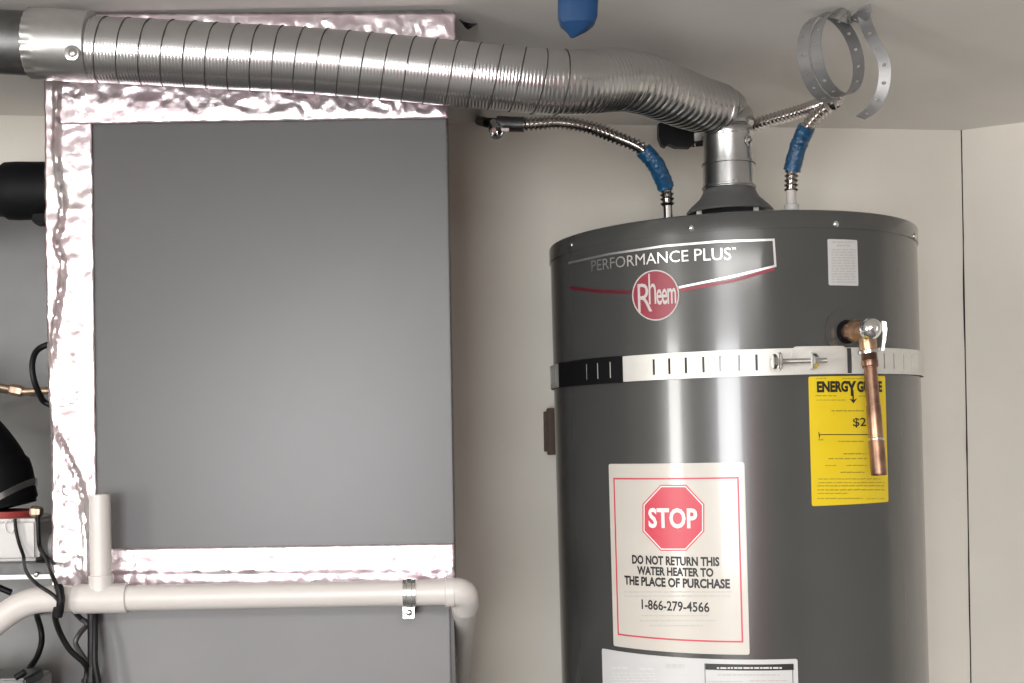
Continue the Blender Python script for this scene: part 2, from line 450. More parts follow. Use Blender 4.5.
FONT = {}
def text_geo(s, bold=0.0, space=1.0):
    cu = bpy.data.curves.new('t', 'FONT'); cu.body = s; cu.size = 1.0; cu.offset = bold; cu.space_character = space
    cu.resolution_u = 3; cu.fill_mode = 'FRONT'
    ob = bpy.data.objects.new('t', cu); COL.objects.link(ob)
    bpy.context.view_layer.update()
    me = bpy.data.meshes.new_from_object(ob.evaluated_get(bpy.context.evaluated_depsgraph_get()))
    vs = [(v.co.x, v.co.y) for v in me.vertices]; fs = [tuple(p.vertices) for p in me.polygons]
    bpy.data.objects.remove(ob); bpy.data.curves.remove(cu); bpy.data.meshes.remove(me)
    return vs, fs
def text(name, s, x0, y0, x1, y1, m, parent, bold=0.0, lift=.0010, slope=0.0, space=1.0):
    """flat print of s filling the box of pixels, wrapped on the tank; slope in px lifts the right end"""
    vs, fs = text_geo(s, bold, space)
    ax = [v[0] for v in vs]; ay = [v[1] for v in vs]
    a0, a1, b0, b1 = min(ax), max(ax), min(ay), max(ay)
    ym, xm = (y0 + y1) / 2, (x0 + x1) / 2
    t0, t1 = tz(x0, ym + slope / 2)[0], tz(x1, ym - slope / 2)[0]
    zl = tz(x0, ym + slope / 2)[1]; zr = tz(x1, ym - slope / 2)[1]; zc = tz(xm, ym)[1]
    hz = tz(xm, y0)[1] - tz(xm, y1)[1]
    g = []
    for x, y in vs:
        u = (x - a0) / (a1 - a0); v = (y - b0) / (b1 - b0)
        zz = (zl + (zr - zl) * u if slope else zc) + (v - 0.5) * hz
        g.append(cp(t0 + (t1 - t0) * u, zz, R + lift))
    return obj(name, (g, fs), m, parent, local=True, smooth=0)
def strip(name, pts, w, m, parent, lift=.0009, closed=False, n=6):
    """printed line through pixel points, width w in metres"""
    q = []
    seq = pts + ([pts[0]] if closed else [])
    for (a, b), (c, d) in zip(seq, seq[1:]):
        for k in range(n):
            q.append((a + (c - a) * k / n, b + (d - b) * k / n))
    if not closed: q.append(seq[-1])
    L = [Vector((t * R, z)) for t, z in (tz(*p) for p in q)]
    vs, fs = [], []; N = len(L)
    for i, p in enumerate(L):
        a = L[(i - 1) % N] if closed or i > 0 else p; b = L[(i + 1) % N] if closed or i < N - 1 else p
        d1 = (p - a); d2 = (b - p)
        d1 = d1.normalized() if d1.length > 0 else d2.normalized(); d2 = d2.normalized() if d2.length > 0 else d1
        t = (d1 + d2); t = t.normalized() if t.length > 1e-6 else d1
        nn = Vector((-t.y, t.x)); k = 1 / max(.5, nn.dot(Vector((-d1.y, d1.x))))
        for s in (-1, 1):
            e = p + nn * s * w / 2 * k
            vs.append(cp(e.x / R, e.y, R + lift))
    for i in range(N if closed else N - 1):
        a, b = 2 * i, 2 * ((i + 1) % N); fs.append((a, a + 1, b + 1, b))
    return obj(name, (vs, fs), m, parent, local=True, smooth=0)
def poly(name, pts, m, parent, lift):
    c = (sum(p[0] for p in pts) / len(pts), sum(p[1] for p in pts) / len(pts))
    rings = 4; vs = [cp(*tz(*c), R + lift)]; fs = []; n = len(pts)
    for k in range(1, rings + 1):
        for p in pts:
            q = (c[0] + (p[0] - c[0]) * k / rings, c[1] + (p[1] - c[1]) * k / rings)
            vs.append(cp(*tz(*q), R + lift))
    for i in range(n):
        j = (i + 1) % n; fs.append((0, 1 + i, 1 + j))
        for k in range(rings - 1):
            a = 1 + k * n; fs.append((a + i, a + n + i, a + n + j, a + j))
    return obj(name, (vs, fs), m, parent, local=True, smooth=0)
def fine_print(name, lines, m, parent, lift=.0010):
    """unreadable rows of small print: (x0, x1, y, height)"""
    gs = []
    for x0, x1, y, h in lines:
        x = x0
        while x < x1:
            w = min(random.uniform(2.0, 7.0), x1 - x)
            t0, z0 = tz(x, y); t1, _ = tz(x + w, y); dz = h / F_PX * 1.69
            gs.append(([cp(t0, z0, R + lift), cp(t1, z0, R + lift), cp(t1, z0 + dz, R + lift), cp(t0, z0 + dz, R + lift)], [(0, 1, 2, 3)]))
            x += w + random.uniform(0.6, 1.2)
    o = obj(name, merge(*gs), m, parent, local=True, smooth=0); o['kind'] = 'stuff'; return o

# --- brand decal
t0, t1, z0, z1 = label_rect(570, 243, 774, 287)
decal = strip('brand_decal', [(569, 263), (610, 254), (665, 246), (720, 241.5), (773.5, 239.8), (775.2, 266), (735, 276), (679, 287.5)], .0030, 'print_silver', heater)
decal['label'] = 'silver outline decal with lettering and round red badge'
strip('red_swoosh', [(570.5, 287.8), (600, 291.5), (634, 292.3)], .0050, 'print_red_shaded', decal)  # left part in a darker red, its shade painted into the print
strip('red_swoosh', [(678, 291), (735, 280.5), (774, 269)], .0042, 'badge_red', decal)
text('lettering', 'PERFORMANCE', 592, 255.2, 688.5, 266.5, 'print_silver', decal, bold=0, slope=10.5)
text('lettering', 'PLUS', 694.5, 248.3, 731, 260.5, 'print_silver', decal, bold=0, slope=1.2)
text('lettering', 'TM', 731.8, 247.5, 735.8, 250, 'print_silver', decal)
cir = [(656 + 23.5 * math.cos(a), 295.3 + 25.4 * math.sin(a)) for a in [2 * PI * k / 40 for k in range(40)]]
cir2 = [(656 + 22.2 * math.cos(a), 295.3 + 24.1 * math.sin(a)) for a in [2 * PI * k / 40 for k in range(40)]]
poly('badge_ring', cir, 'badge_white', decal, .0011)
poly('badge', cir2, 'badge_red', decal, .0014)
text('lettering', 'R', 638.5, 283.5, 652.5, 312, 'badge_white', decal, bold=-.004, lift=.0018)
text('lettering', 'h', 649.2, 273.5, 656.5, 304.2, 'badge_white', decal, bold=-.002, lift=.0019)
text('lettering', 'eem', 657, 288.5, 676.5, 304.4, 'badge_white', decal, bold=.012, lift=.0018, space=.9)

# --- stop label
th0, th1, zb_, zt_ = label_rect(611.5, 463.3, 747, 652.5)
stop = obj('stop_label', shell(th0, th1, zb_, zt_, R + .0001, R + .0006, 24, .003), 'sticker_cream', heater, local=True, label='cream paper label with red border, red octagon and black text')
def box_strip(name, x0, y0, x1, y1, w, m, parent):
    a, b, c, d = label_rect(x0, y0, x1, y1)
    gs = [shell(a, b, c, c + w, R + .0007, R + .0010, 20), shell(a, b, d - w, d, R + .0007, R + .0010, 20),
          shell(a, a + w / R, c + w, d - w, R + .0007, R + .0010, 2), shell(b - w / R, b, c + w, d - w, R + .0007, R + .0010, 2)]
    return obj(name, merge(*gs), m, parent, local=True, smooth=0)
box_strip('red_border', 616, 477.8, 741, 640.5, .0022, 'print_red', stop)
def octa(cx, cy, rx, ry): return [(cx + rx * math.cos(PI / 8 + k * PI / 4) / math.cos(PI / 8), cy + ry * math.sin(PI / 8 + k * PI / 4) / math.cos(PI / 8)) for k in range(8)]
def subd(pts, n=4): return [(a[0] + (b[0] - a[0]) * k / n, a[1] + (b[1] - a[1]) * k / n) for a, b in zip(pts, pts[1:] + pts[:1]) for k in range(n)]
poly('octagon', subd(octa(673.6, 517.8, 30.8, 33)), 'print_red', stop, .0009)
poly('octagon_line', subd(octa(673.6, 517.8, 29.6, 31.8)), 'print_white', stop, .0011)
poly('octagon_face', subd(octa(673.6, 517.8, 28.6, 30.7)), 'print_red', stop, .0013)
text('lettering', 'STOP', 649, 508, 697.5, 528.3, 'print_white', stop, bold=.03, lift=.0017, space=1.02)
text('lettering', 'DO NOT RETURN THIS', 632.5, 556.3, 719.5, 565.6, 'print_black', stop, bold=.042)
text('lettering', 'WATER HEATER TO', 637.5, 567.3, 713.5, 576.2, 'print_black', stop, bold=.042)
text('lettering', 'THE PLACE OF PURCHASE', 625, 578, 730, 587.6, 'print_black', stop, bold=.042)
text('lettering', '1-866-279-4566', 642, 601, 709.5, 611.2, 'print_black', stop, bold=.022)
fine_print('fine_print', [(624, 732, 592.3, 1.1), (625, 731, 596.4, 1.1), (642, 709, 616, 1.1), (640, 716, 621, 1.1), (650, 703, 626, 1.1)], 'print_grey', stop)

# --- rating label below it
th0, th1, zb_, zt_ = label_rect(603.5, 658.5, 798.5, 740)
rating = obj('rating_label', shell(th0, th1, zb_, zt_, R + .0001, R + .0006, 26, .003), 'sticker_white', heater, local=True, label='white rating label cut off by the bottom of the picture')
a, b, c, d = label_rect(705.5, 664.3, 793.5, 670.5)
obj('black_header', shell(a, b, c, d, R + .0007, R + .0010, 14), 'print_black', rating, local=True, smooth=0)
box_strip('black_border', 705.5, 664.5, 793.5, 730, .0008, 'print_black', rating)
fine_print('fine_print', [(612, 628, 668.5, 2.2), (640, 654, 669.5, 2.0), (613, 655, 673.5, 1.2), (613, 656, 676.5, 1.2), (614, 656, 679.5, 1.2), (614, 656, 683, 1.2)], 'print_light_grey', rating)
fine_print('fine_print', [(718, 780, 675.5, 1.3), (708, 742, 682, 1.0), (750, 788, 681, 1.0), (708, 788, 686, 1.0)], 'print_grey', rating)
fine_print('fine_print', [(717, 782, 668.6, 1.6)], 'print_light_grey', rating, .0014)
gs = []
for k in range(12):
    x = 666 + k * 1.6; t, z = tz(x, 664)
    gs.append(shell(t, t + random.uniform(.4, 1.1) / 1245 * 1.7 / R, z - .0055, z, R + .0007, R + .0009, 1))
o = obj('barcode', merge(*gs), 'print_grey', rating, local=True, smooth=0); o['kind'] = 'stuff'

# --- yellow energy label
th0, th1, zb_, zt_ = label_rect(810, 376, 886.5, 504.5)
eng = obj('energy_label', shell(th0, th1, zb_, zt_, R + .0001, R + .0006, 18, .0025), 'sticker_yellow', heater, local=True, label='yellow energy label with black lettering')
text('lettering', 'ENERG', 816.5, 381, 847.5, 392.3, 'print_black', eng, bold=.05)
text('lettering', 'Y', 846.5, 381, 856, 396, 'print_black', eng, bold=.045)
text('lettering', 'GUIDE', 856.5, 381, 881.5, 392.3, 'print_black', eng, bold=.05)
strip('arrow', [(852.3, 390), (852.8, 402)], .0024, 'print_black', eng, lift=.0011, n=2)
poly('arrow', [(848.8, 398.5), (852.8, 400), (856.6, 398.3), (853, 403.5)], 'print_black', eng, .0011)
text('lettering', '$2', 852.5, 417.8, 865.6, 427.6, 'print_black', eng, bold=.012)
strip('scale_line', [(818.5, 432), (819, 438), (819.2, 434.6), (866, 434.6), (880, 434.6)], .0012, 'print_black', eng, lift=.0010, n=3)
fine_print('fine_print', [(816, 826, 378.8, .8), (842, 870, 378.9, .8), (815, 836, 396.3, 1), (858, 872, 396.6, 1), (816, 846, 400.5, .8), (831, 864, 411.5, 1.3), (818, 823, 440.5, 1.5), (838, 864, 442, 1.1),
    (843, 866, 454.5, 1.2), (828, 866, 459.3, 1.2), (825, 836, 466, .9), (846, 866, 466, .9), (840, 864, 473, 1.2), (818, 880, 479.5, .9), (818, 884, 483.2, .9), (817, 884, 486.5, 1.1), (817, 884, 490.5, 1.1), (817, 848, 494, .9), (817, 862, 499, 1.0), (866, 884, 499.3, .8)], 'print_olive', eng)
# --- small white label under the lid
th0, th1, zb_, zt_ = label_rect(828, 239.5, 857.5, 285.5)
sml = obj('warning_label', shell(th0, th1, zb_, zt_, R + .0001, R + .0006, 8, .002), 'sticker_white', heater, local=True, label='small white label with grey text')
fine_print('fine_print', [(831, 854, 243, 1.5), (836, 850, 246.5, 2.0)] + [(831, 855, 250.5 + 2.7 * k, 1.5) for k in range(13)], 'print_grey', sml)

# --- draft hood on top
hz = H + 0.345
hc = Vector((P(729.5, 200, 1.964).x, 1.964, 0))
def hood_px(y): return P(730, y, 1.964).z
hood = obj('draft_hood', lathe([(hood_px(214) , .066), (hood_px(212), .0675), (hood_px(209), .064), (hood_px(199), .047), (hood_px(193), .0415), (hood_px(190.5), .0405), (hood_px(190), .040), (hood_px(190), .036), (hood_px(199), .043), (hood_px(212), .062)], hc, (0, 0, 1), 48, cap=False), 'hood_grey', heater)
for k in range(4):
    a = math.radians(-62 + 90 * k)
    q = hc + Vector((math.cos(a) * .061, math.sin(a) * .061, 0))
    obj('hood_leg', box(q.x - .004, q.x + .004, q.y - .0012, q.y + .0012, top_c.z - .0035, hood_px(211.5)), 'galvanised', hood, smooth=0)
obj('flue_opening', lathe([(top_c.z - .003, .05), (top_c.z + .012, .05), (top_c.z + .012, .044), (top_c.z - .003, .044)], hc, (0, 0, 1), 32, cap=False), 'dark_steel', heater)

# --- temperature and pressure relief valve
vt, vz = tz(846, 332); vn = (Mt.to_3x3() @ cp(vt, 0, 1)).normalized(); v0 = wpt(vt, vz, R)
obj('valve_plate', lathe([(-.002, .034), (.0006, .034), (.0012, .031)], v0, vn, 40), 'tank_paint', heater)
hole = obj('valve_hole', lathe([(-.001, .0165), (.0016, .0165), (.0018, .0155)], v0, vn, 28), 'black_rubber', heater)
valve = obj('relief_valve', lathe([(.0005, .0095), (.012, .0095), (.012, .013), (.014, .0138), (.026, .0138), (.028, .0125), (.046, .0125), (.048, .0115)], v0, vn, 24), 'brass', heater, label='brass pressure relief valve with copper discharge stub')
obj('inlet_hex', hexnut(v0 + vn * .011, vn, .0155, .009), 'copper', valve)
dome = [(.046, .0150)] + [(.050 + .014 * math.sin(a), .0150 * math.cos(a)) for a in [PI / 2 * k / 7 for k in range(8)]]
obj('valve_cap', lathe([(.044, .013)] + dome, v0, vn, 28), 'chrome', valve)
vc = v0 + vn * .030
dv = vc.y
lv = [P(881, 321.5, dv - .034), P(885, 322, dv - .035), P(886, 330, dv - .036), P(883, 350.5, dv - .036), P(880.5, 350.5, dv - .036), P(882.6, 331, dv - .035)]
obj('test_lever', quad_prism(lv, .0022, vn), 'steel', valve)
down = (P(875, 440, dv - .02) - P(868.5, 360, dv)).normalized()
vo = P(866.5, 337, dv)
dd = (P(869, 352, dv) - vo); dl = dd.length
obj('outlet_body', lathe([(-.004, .0105), (0, .0125), (dl - .004, .0115)], vo, dd, 24), 'brass', valve)
obj('outlet_ring', lathe([(dl - .004, .0125), (dl - .003, .0142), (dl + .001, .0142), (dl + .002, .0125)], vo, dd, 28), 'steel', valve)
po = vo + dd.normalized() * dl
thr = [(0.0, .0098)] + [(.002 + .0011 * k, .0106 if k % 2 else .0098) for k in range(9)] + [(.0125, .0110), (.020, .0108), (.0215, .0098)]
obj('threaded_nipple', lathe(thr, po, down, 24), 'copper', valve)
obj('discharge_pipe', lathe([(.018, .0088), (.073, .0088), (.0735, .0096), (.120, .0096), (.1205, .0094), (.121, .0099), (.1215, .0104), (.167, .0104), (.167, .0090), (.130, .0090)], po, down, 28), 'copper', valve)
obj('solder_ring', lathe([(.1185, .0098), (.1195, .0106), (.1210, .0106), (.122, .0100)], po, down, 28), 'steel', valve)

# --- stand under the heater
base = Mt @ Vector((0, 0, 0))
st = root('heater_stand', Vector((base.x, base.y, 0)), 'dark steel platform stand under the water heater', 'stand')
zs = base.z - .004
obj('platform', box(base.x - .27, base.x + .27, base.y - .27, base.y + .27, zs - .03, zs), 'dark_steel', st)
for sx in (-1, 1):
    for sy in (-1, 1):
        obj('leg', box(base.x + sx * .24 - .02, base.x + sx * .24 + .02, base.y + sy * .24 - .02, base.y + sy * .24 + .02, 0, zs - .03), 'dark_steel', st)

# ------------------------------------------------------------------ seismic strap around the tank
zc_ = tz(720, 364)[1]; hw = (tz(720, 351)[1] - tz(720, 377.5)[1]) / 2
strap = root('seismic_strap', Mt @ Vector((0, 0, zc_)), 'slotted galvanised strap bolted around the water heater', 'strap')
def slotted(th0, th1, z0, z1, r, slots, step=.05, f0=.2, f1=.8, wob=0.0):
    cuts = {th0, th1}
    for a, b in slots: cuts |= {a, b}
    k = int((th1 - th0) / step)
    cuts |= {th0 + (th1 - th0) * i / k for i in range(1, k) if not any(a - .004 < th0 + (th1 - th0) * i / k < b + .004 for a, b in slots)}
    cuts = sorted(cuts); zz = [z0, z0 + (z1 - z0) * f0, z0 + (z1 - z0) * f1, z1]
    vs = [cp(t, z, r) for t in cuts for z in zz]; fs = []
    for i in range(len(cuts) - 1):
        tm = (cuts[i] + cuts[i + 1]) / 2
        for j in range(3):
            if j == 1 and any(a < tm < b for a, b in slots): continue
            a = 4 * i + j; fs.append((a, a + 1, a + 5, a + 4))
    return [Mt @ v for v in vs], fs
def slots_at(pxs, w):
    out = []
    for x in pxs:
        t = tz(x, 364, R + .004)[0]; out.append((t - w / 2, t + w / 2))
    return out
sl = slots_at([654, 669.5, 686, 703.5, 720.5, 739, 756.5, 850.5, 884, 893.5, 903, 911, 916.5], .0115)
dth = .062
sl += [(sl[0][0] - dth * (k + 3), sl[0][0] - dth * (k + 3) + .0085) for k in range(24)]
obj('band', slotted(-2.4, 2.5, zc_ - hw, zc_ + hw, R + .0035, sl), 'zinc', strap, smooth=40, thick=.0016)
ta, tb_ = tz(559.5, 375, R + .005)[0], tz(623, 368, R + .005)[0]
obj('tape_wrap', slotted(ta, tb_, zc_ - hw - .0008, zc_ + hw + .0008, R + .0055, slots_at([587.5, 598.5, 611], .009)), 'black_tape', strap, smooth=40, label='black tape wrapped on the strap', thick=.0010)
def S(px, py, lift): return Mt @ hit(px, py, R + lift)
a1_, a2_ = tz(791, 362)[0], tz(843, 362)[0]
g = shell(a1_, a2_, zc_ - hw + .0005, zc_ + hw + .002, R + .0048, R + .0072, 10, .006)
plate_o = obj('bracket', ([Mt @ v for v in g[0]], g[1]), 'zinc', strap)
g = shell(tz(845, 362)[0], tz(849, 362)[0], zc_ - hw * .95, zc_ + hw * .95, R + .0044, R + .0052, 3)
obj('joint_shadow', ([Mt @ v for v in g[0]], g[1]), 'dark_steel', strap)  # dark strip painted in as the shadow at the bracket's end
rod0, rod1 = S(776, 361.5, .020), S(829, 360.5, .020)
rd_ = (rod1 - rod0).normalized(); rl = (rod1 - rod0).length
for x in (777.5, 811):
    q = S(x, 361, .004); e = S(x, 361, .020)
    t_ = tz(x, 361)[0]
    n1 = (e - q).normalized(); t1 = rd_; u1 = n1.cross(t1).normalized()
    pts = [q + u1 * .012, q - u1 * .012, q - u1 * .010 + n1 * .022, q + u1 * .010 + n1 * .022]
    obj('lug', quad_prism(pts, .0022, t1), 'zinc', strap)
thp = [(0, .0030)] + [(.002 + .0008 * k, .0037 if k % 2 else .0032) for k in range(int((rl - .004) / .0008))]
bolt = obj('bolt', lathe(thp, rod0, rd_, 12), 'steel', strap)
obj('bolt_head', hexnut(rod0 - rd_ * .005, rd_, .0100, .006), 'steel', bolt)
obj('nut', hexnut(S(812, 361, .020), rd_, .0100, .0075), 'steel', bolt)
obj('washer', lathe([(0, .0125), (.0015, .0125)], S(778.5, 361.4, .020), rd_, 20), 'steel', bolt)

# ------------------------------------------------------------------ vent duct
DD = 1.662
duct = root('vent_duct', P(300, 60, DD) - Vector((0, 0, .05)), 'flexible corrugated aluminium vent duct running to the water heater flue', 'vent duct')
wp = [P(84, 49.0, DD), P(150, 52, DD), P(230, 56.5, DD), P(300, 60, DD), P(380, 66.5, DD), P(450, 73, DD), P(500, 77.5, DD), (P(545, 82, DD + .005)), P(585, 82, DD + .02), P(618, 80, DD + .06),
      P(646, 85, DD + .12), P(675, 96, DD + .19), P(700, 104.5, DD + .25), P(718, 110, DD + .288), P(727.5, 120.5, 1.962), P(728.5, 140, 1.964)]
path, LEN = resample(spline(wp, 24), .0011)
bend_s = 0
for i, p in enumerate(path):
    if p.x > P(548, 80, DD).x: bend_s = i; break
N = len(path)
RD = .0428
turn = .0292 / (LEN / (N - 1))
def drad(i, a):
    k = min(1, max(0, (i - bend_s) / 60)); k2 = min(1, max(0, (i - bend_s - 95) / 40))
    fine = (.00045 + .0007 * k * (1 - k2)) * (0.5 - 0.5 * math.cos(i * 2 * PI / (4 if i < bend_s else 6))) * (1 - .6 * k2)
    per = 16.0
    groove = .0042 * k2 * (1 - abs(math.sin(PI * i / per))) ** 2
    t = i / (N - 1)
    rr = RD - .0030 * max(0, (t - .80) / .2)
    wob = .0010 * k * noise.noise(Vector((i * .02, math.cos(a) * 1.5, math.sin(a) * 1.5)))
    return rr - fine - groove + wob
obj('flexible_hose', tube(path, drad, 72), 'duct_aluminium', duct, smooth=70)
# helical lock seam
fr = frames(path); hel = []
i_end = bend_s + 25
na = int(i_end / turn * 40)
for k in range(na):
    f = k / 40 * turn; i = min(N - 2, int(f)); t, n, b = fr[i]; a = -2 * PI * k / 40 + 1.0
    c = path[i].lerp(path[i + 1], f - i)
    hel.append(c + (n * math.cos(a) + b * math.sin(a)) * (drad(i, a % (2 * PI)) + .0002))
obj('helical_seam', tube(hel, .0009, 6), 'seam_dark', duct)
# collar and rigid pipe at the left
cl0, cl1 = P(31, 43.5, DD), P(93, 47.0, DD)
cax = (cl1 - cl0).normalized(); cl = (cl1 - cl0).length
ring = []
pp = [cl0 + cax * cl * t for t in [0, .02, .06, .10, .14, .18, .22, .5, .9, .985, 1.0]]
def crad(i, a):
    base_r = .0465 if i < 10 else .0440
    if i <= 5: base_r = .0462 - .0022 * (0.5 + 0.5 * math.cos(26 * a)) * (1 if i % 2 == 0 else .5) * (1 - i / 7)
    return base_r
collar = obj('collar', tube(pp, crad, 104), 'galvanised', duct, label='galvanised crimped collar')
q = P(73, 53, DD - .0445); obj('screw', ball(q, .0062, (0, -1, 0), .55), 'galvanised', collar)
q = P(72, 53, DD - .044); obj('dimple', lathe([(0, .0105), (.001, .0100), (.0018, .008)], q, (0, -1, 0), 24), 'galvanised', collar)
pl = P(-120, 36, DD)
obj('rigid_pipe', tube([Vector((LEFT_X + .002, DD, pl.z + .03)), pl, cl0 + cax * .004], .0415, 48), 'galvanised_dull', duct, label='dull rigid pipe left of the collar')
# adapter above the draft hood
def zpx(y): return P(730, y, 1.964).z
fx = Vector((P(728.5, 160, 1.964).x, 1.964, 0))
ad = obj('flue_adapter', lathe([(zpx(189.5), .0405), (zpx(166), .0400), (zpx(165.5), .0418), (zpx(163), .0418), (zpx(162.5), .0388), (zpx(136), .0388), (zpx(134), .0400), (zpx(133), .0380)], fx, (0, 0, 1), 56), 'galvanised', duct, label='smooth galvanised flue adapter')
obj('bead', lathe([(zpx(188.6), .0405), (zpx(188), .0422), (zpx(186.6), .0422), (zpx(186), .0405)], fx, (0, 0, 1), 56), 'galvanised', ad)
for sx, sy, rr in ((744.5, 145.5, .0085), (729.5, 186, .0042)):
    ax = Vector((sx - 728.5, 0, 0)) * 1.964 / F_PX
    ay = -math.sqrt(max(0, .0395 ** 2 - ax.x ** 2))
    nrm = Vector((ax.x, ay, 0)).normalized()
    q = Vector((fx.x, fx.y, zpx(sy))) + nrm * .0388
    obj('screw', merge(lathe([(0, rr), (.0012, rr), (.002, rr * .8)], q, nrm, 20), hexnut(q + nrm * .0015, nrm, rr * .55, .0035)), 'steel', ad)

# ------------------------------------------------------------------ water connectors
lidz = top_c.z
def connector(label, pts, tape, nut_px, hose_r=.0113):
    base = Vector(pts[-1]); base.z = lidz
    c = root('water_connector', base, label, 'hose', 'corrugated connectors of the water heater')
    sp = spline(pts, 14)
    obj('corrugated_hose', corrugated(sp, hose_r, .0072, .0038), 'hose_steel', c, smooth=60)
    tp = spline(tape, 10)
    obj('tape_wrap', tube(resample(tp, .003)[0], lambda i, a: hose_r + .0018 + .0016 * noise.noise(Vector((i * .7, math.cos(a) * 2, math.sin(a) * 2))), 20), 'blue_tape', c, smooth=50, label='blue tape wrapped round the hose')
    return c
lp_ = [P(500, 123.5, 1.975), P(520, 124.5, 1.97), P(540, 123.5, 1.962), P(560, 122.5, 1.955), P(590, 127.5, 1.95), P(617, 137.5, 1.935), P(641, 148.5, 1.93), P(655, 163.5, 1.935), P(663, 180, 1.945), P(666.5, 192, 1.95), P(667.5, 206, 1.95)]
c1 = connector('corrugated steel connector with blue tape arching left of the flue', lp_, [P(643, 150, 1.93), P(655, 163.5, 1.935), P(663, 180, 1.945), P(665.5, 188, 1.95)], None)
nb = P(668, 216, 1.95); e1 = Vector((nb.x, nb.y, lidz + .0018))
obj('nipple', tube([P(667.5, 204, 1.95), nb, e1], .0072, 16), 'chrome', c1)
obj('end_collar', tube([P(524, 124.6, 1.968), P(511, 124.3, 1.972), P(497, 123.5, 1.976)], .0120, 18), 'galvanised_dull', c1)
rp = [P(703, 138.5, 2.052), P(725, 132.5, 2.048), P(760, 123, 2.03), P(800, 111.5, 1.98), P(823, 103.5, 1.94), P(835.5, 98.5, 1.91), P(832.5, 103.5, 1.892), P(821, 111.5, 1.902), P(811.5, 121, 1.915), P(803.5, 133, 1.93), P(796, 152, 1.942), P(792, 170, 1.95), P(791, 191, 1.95)]
c2 = connector('corrugated steel connector with blue tape looping right of the flue', rp, [P(807, 126.5, 1.922), P(798, 147, 1.939), P(791.8, 171, 1.95)], None)
nb = P(791.5, 210, 1.95); e2 = Vector((nb.x, nb.y, lidz + .0018))
obj('nipple', tube([P(791, 190, 1.95), nb, e2], .0078, 16), 'pvc', c2)
obj('collar_nut', lathe([(0, .010), (.001, .0115), (.010, .0115), (.0115, .0095)], P(791.6, 211.5, 1.95), (0, 0, 1), 20), 'white_plastic', c2)

# shut-off valves at the wall
def wy(px): return wall_depth(px)
v1 = root('shutoff_valve', P(682, 150, wy(682) - .03), 'black-handled shut-off valve on the wall behind the flue', 'valve')
q = P(681, 137, 2.33)
obj('valve_body', tube([P(672, 137, wy(672) - .001), P(675, 137, 2.12), P(683, 138, 2.08), P(695, 139.5, 2.06)], .0125, 20), 'black_plastic', v1)
hv = [(657, 126), (663, 123.5), (676, 124.5), (690, 126.5), (697, 131), (695, 144), (688, 149.5), (674, 149), (667, 146), (664, 149), (660, 147), (657, 139)]
obj('handle', quad_prism([P(x, y, 2.068) for x, y in hv], .018, (0, -1, 0)), 'black_plastic', v1)
obj('coupling_nut', merge(hexnut(P(694, 139, 2.06), P(707, 137.3, 2.053) - P(694, 139, 2.06), .0135, .016), lathe([(.016, .010), (.026, .011)], P(694, 139, 2.06), P(707, 137.3, 2.053) - P(694, 139, 2.06), 18)), 'chrome', v1)
v2 = root('shutoff_valve', P(496, 140, 2.26), 'small chrome valve stub on the wall where the left connector begins', 'valve')
obj('valve_body', tube([P(479, 121, wy(479) - .001), P(483, 121.5, 2.12), P(488, 122.8, 1.99), P(499, 123.5, 1.976)], .0080, 16), 'black_plastic', v2)
o_, d_ = P(494, 124, 1.982), P(500, 142, 1.94) - P(494, 124, 1.982)
obj('outlet', lathe([(0, .009), (.012, .0115), (.028, .012), (.028, .0095), (.010, .009)], o_, d_, 24), 'chrome', v2)
obj('lever', box(P(501, 129, 1.955).x, P(509, 129, 1.955).x, 1.951, 1.958, P(505, 131.5, 1.955).z, P(505, 128.5, 1.955).z, .001), 'chrome', v2)

# ------------------------------------------------------------------ condensate drain pipe
DP = 1.664; rp_ = .0172
drain = root('drain_pipe', P(250, 610, DP), 'off-white plastic drain pipe with upright vent stub across the furnace', 'pipe')
def PL(x): return 598.5 - 0.0185 * (x - 100)
tee_r = .0198
obj('pipe', tube([P(126, PL(126), DP), P(454, PL(454), DP)], rp_, 28), 'pvc', drain)
tee = obj('tee', merge(lathe([(0, tee_r - .001), (.001, tee_r), (P(128, PL(128), DP).x - P(74, PL(74), DP).x - .001, tee_r), (P(128, PL(128), DP).x - P(74, PL(74), DP).x, tee_r - .001)], P(74, PL(74), DP), P(128, PL(128), DP) - P(74, PL(74), DP), 32),
                       lathe([(0, .0164), (.0305, .0164), (.0315, .0156)], P(101.5, PL(101), DP), (0, 0, 1), 32)), 'pvc', drain)
obj('riser', lathe([(.02, .0142), (P(101, 494.5, DP).z - P(101, PL(101), DP).z, .0142), (P(101, 494.5, DP).z - P(101, PL(101), DP).z, .0115), (.05, .0115)], P(101.5, PL(101), DP), (0, 0, 1), 28), 'pvc', drain)
sw = [P(76, PL(76), DP), P(55, 598.6, DP), P(35, 600.5, DP), P(18, 607, DP), P(0, 619, DP), P(-22, 638, DP), P(-60, 672, DP), P(-75, 720, DP), P(-75, 900, DP)]
sw.append(Vector((sw[-1].x, DP, 0.0)))
obj('sweep_elbow', tube(resample(spline(sw, 12), .01)[0], .0176, 24), 'pvc', drain)
el = [P(447, PL(447), DP), P(456, PL(456), DP), P(462.5, 593.5, DP + .004), P(465, 599, DP + .015), P(465, 606, DP + .03)]
obj('elbow', merge(tube(resample(spline(el, 10), .003)[0], .0190, 28), lathe([(0, .0185), (.001, .0200), (.012, .0200), (.013, .0190)], P(445, PL(445), DP), (1, 0, 0), 28)), 'pvc', drain)
dn = [P(465, 602, DP + .025), P(463.5, 618, DP + .09), P(461, 645, DP + .24), P(459.5, 690, DP + .38), P(459, 760, DP + .45), P(459, 900, DP + .48)]
dn.append(Vector((dn[-1].x, dn[-1].y, 0)))
obj('down_pipe', tube(resample(spline(dn, 8), .012)[0], rp_, 24), 'pvc', drain)
cx0 = P(409.5, PL(409.5), DP)
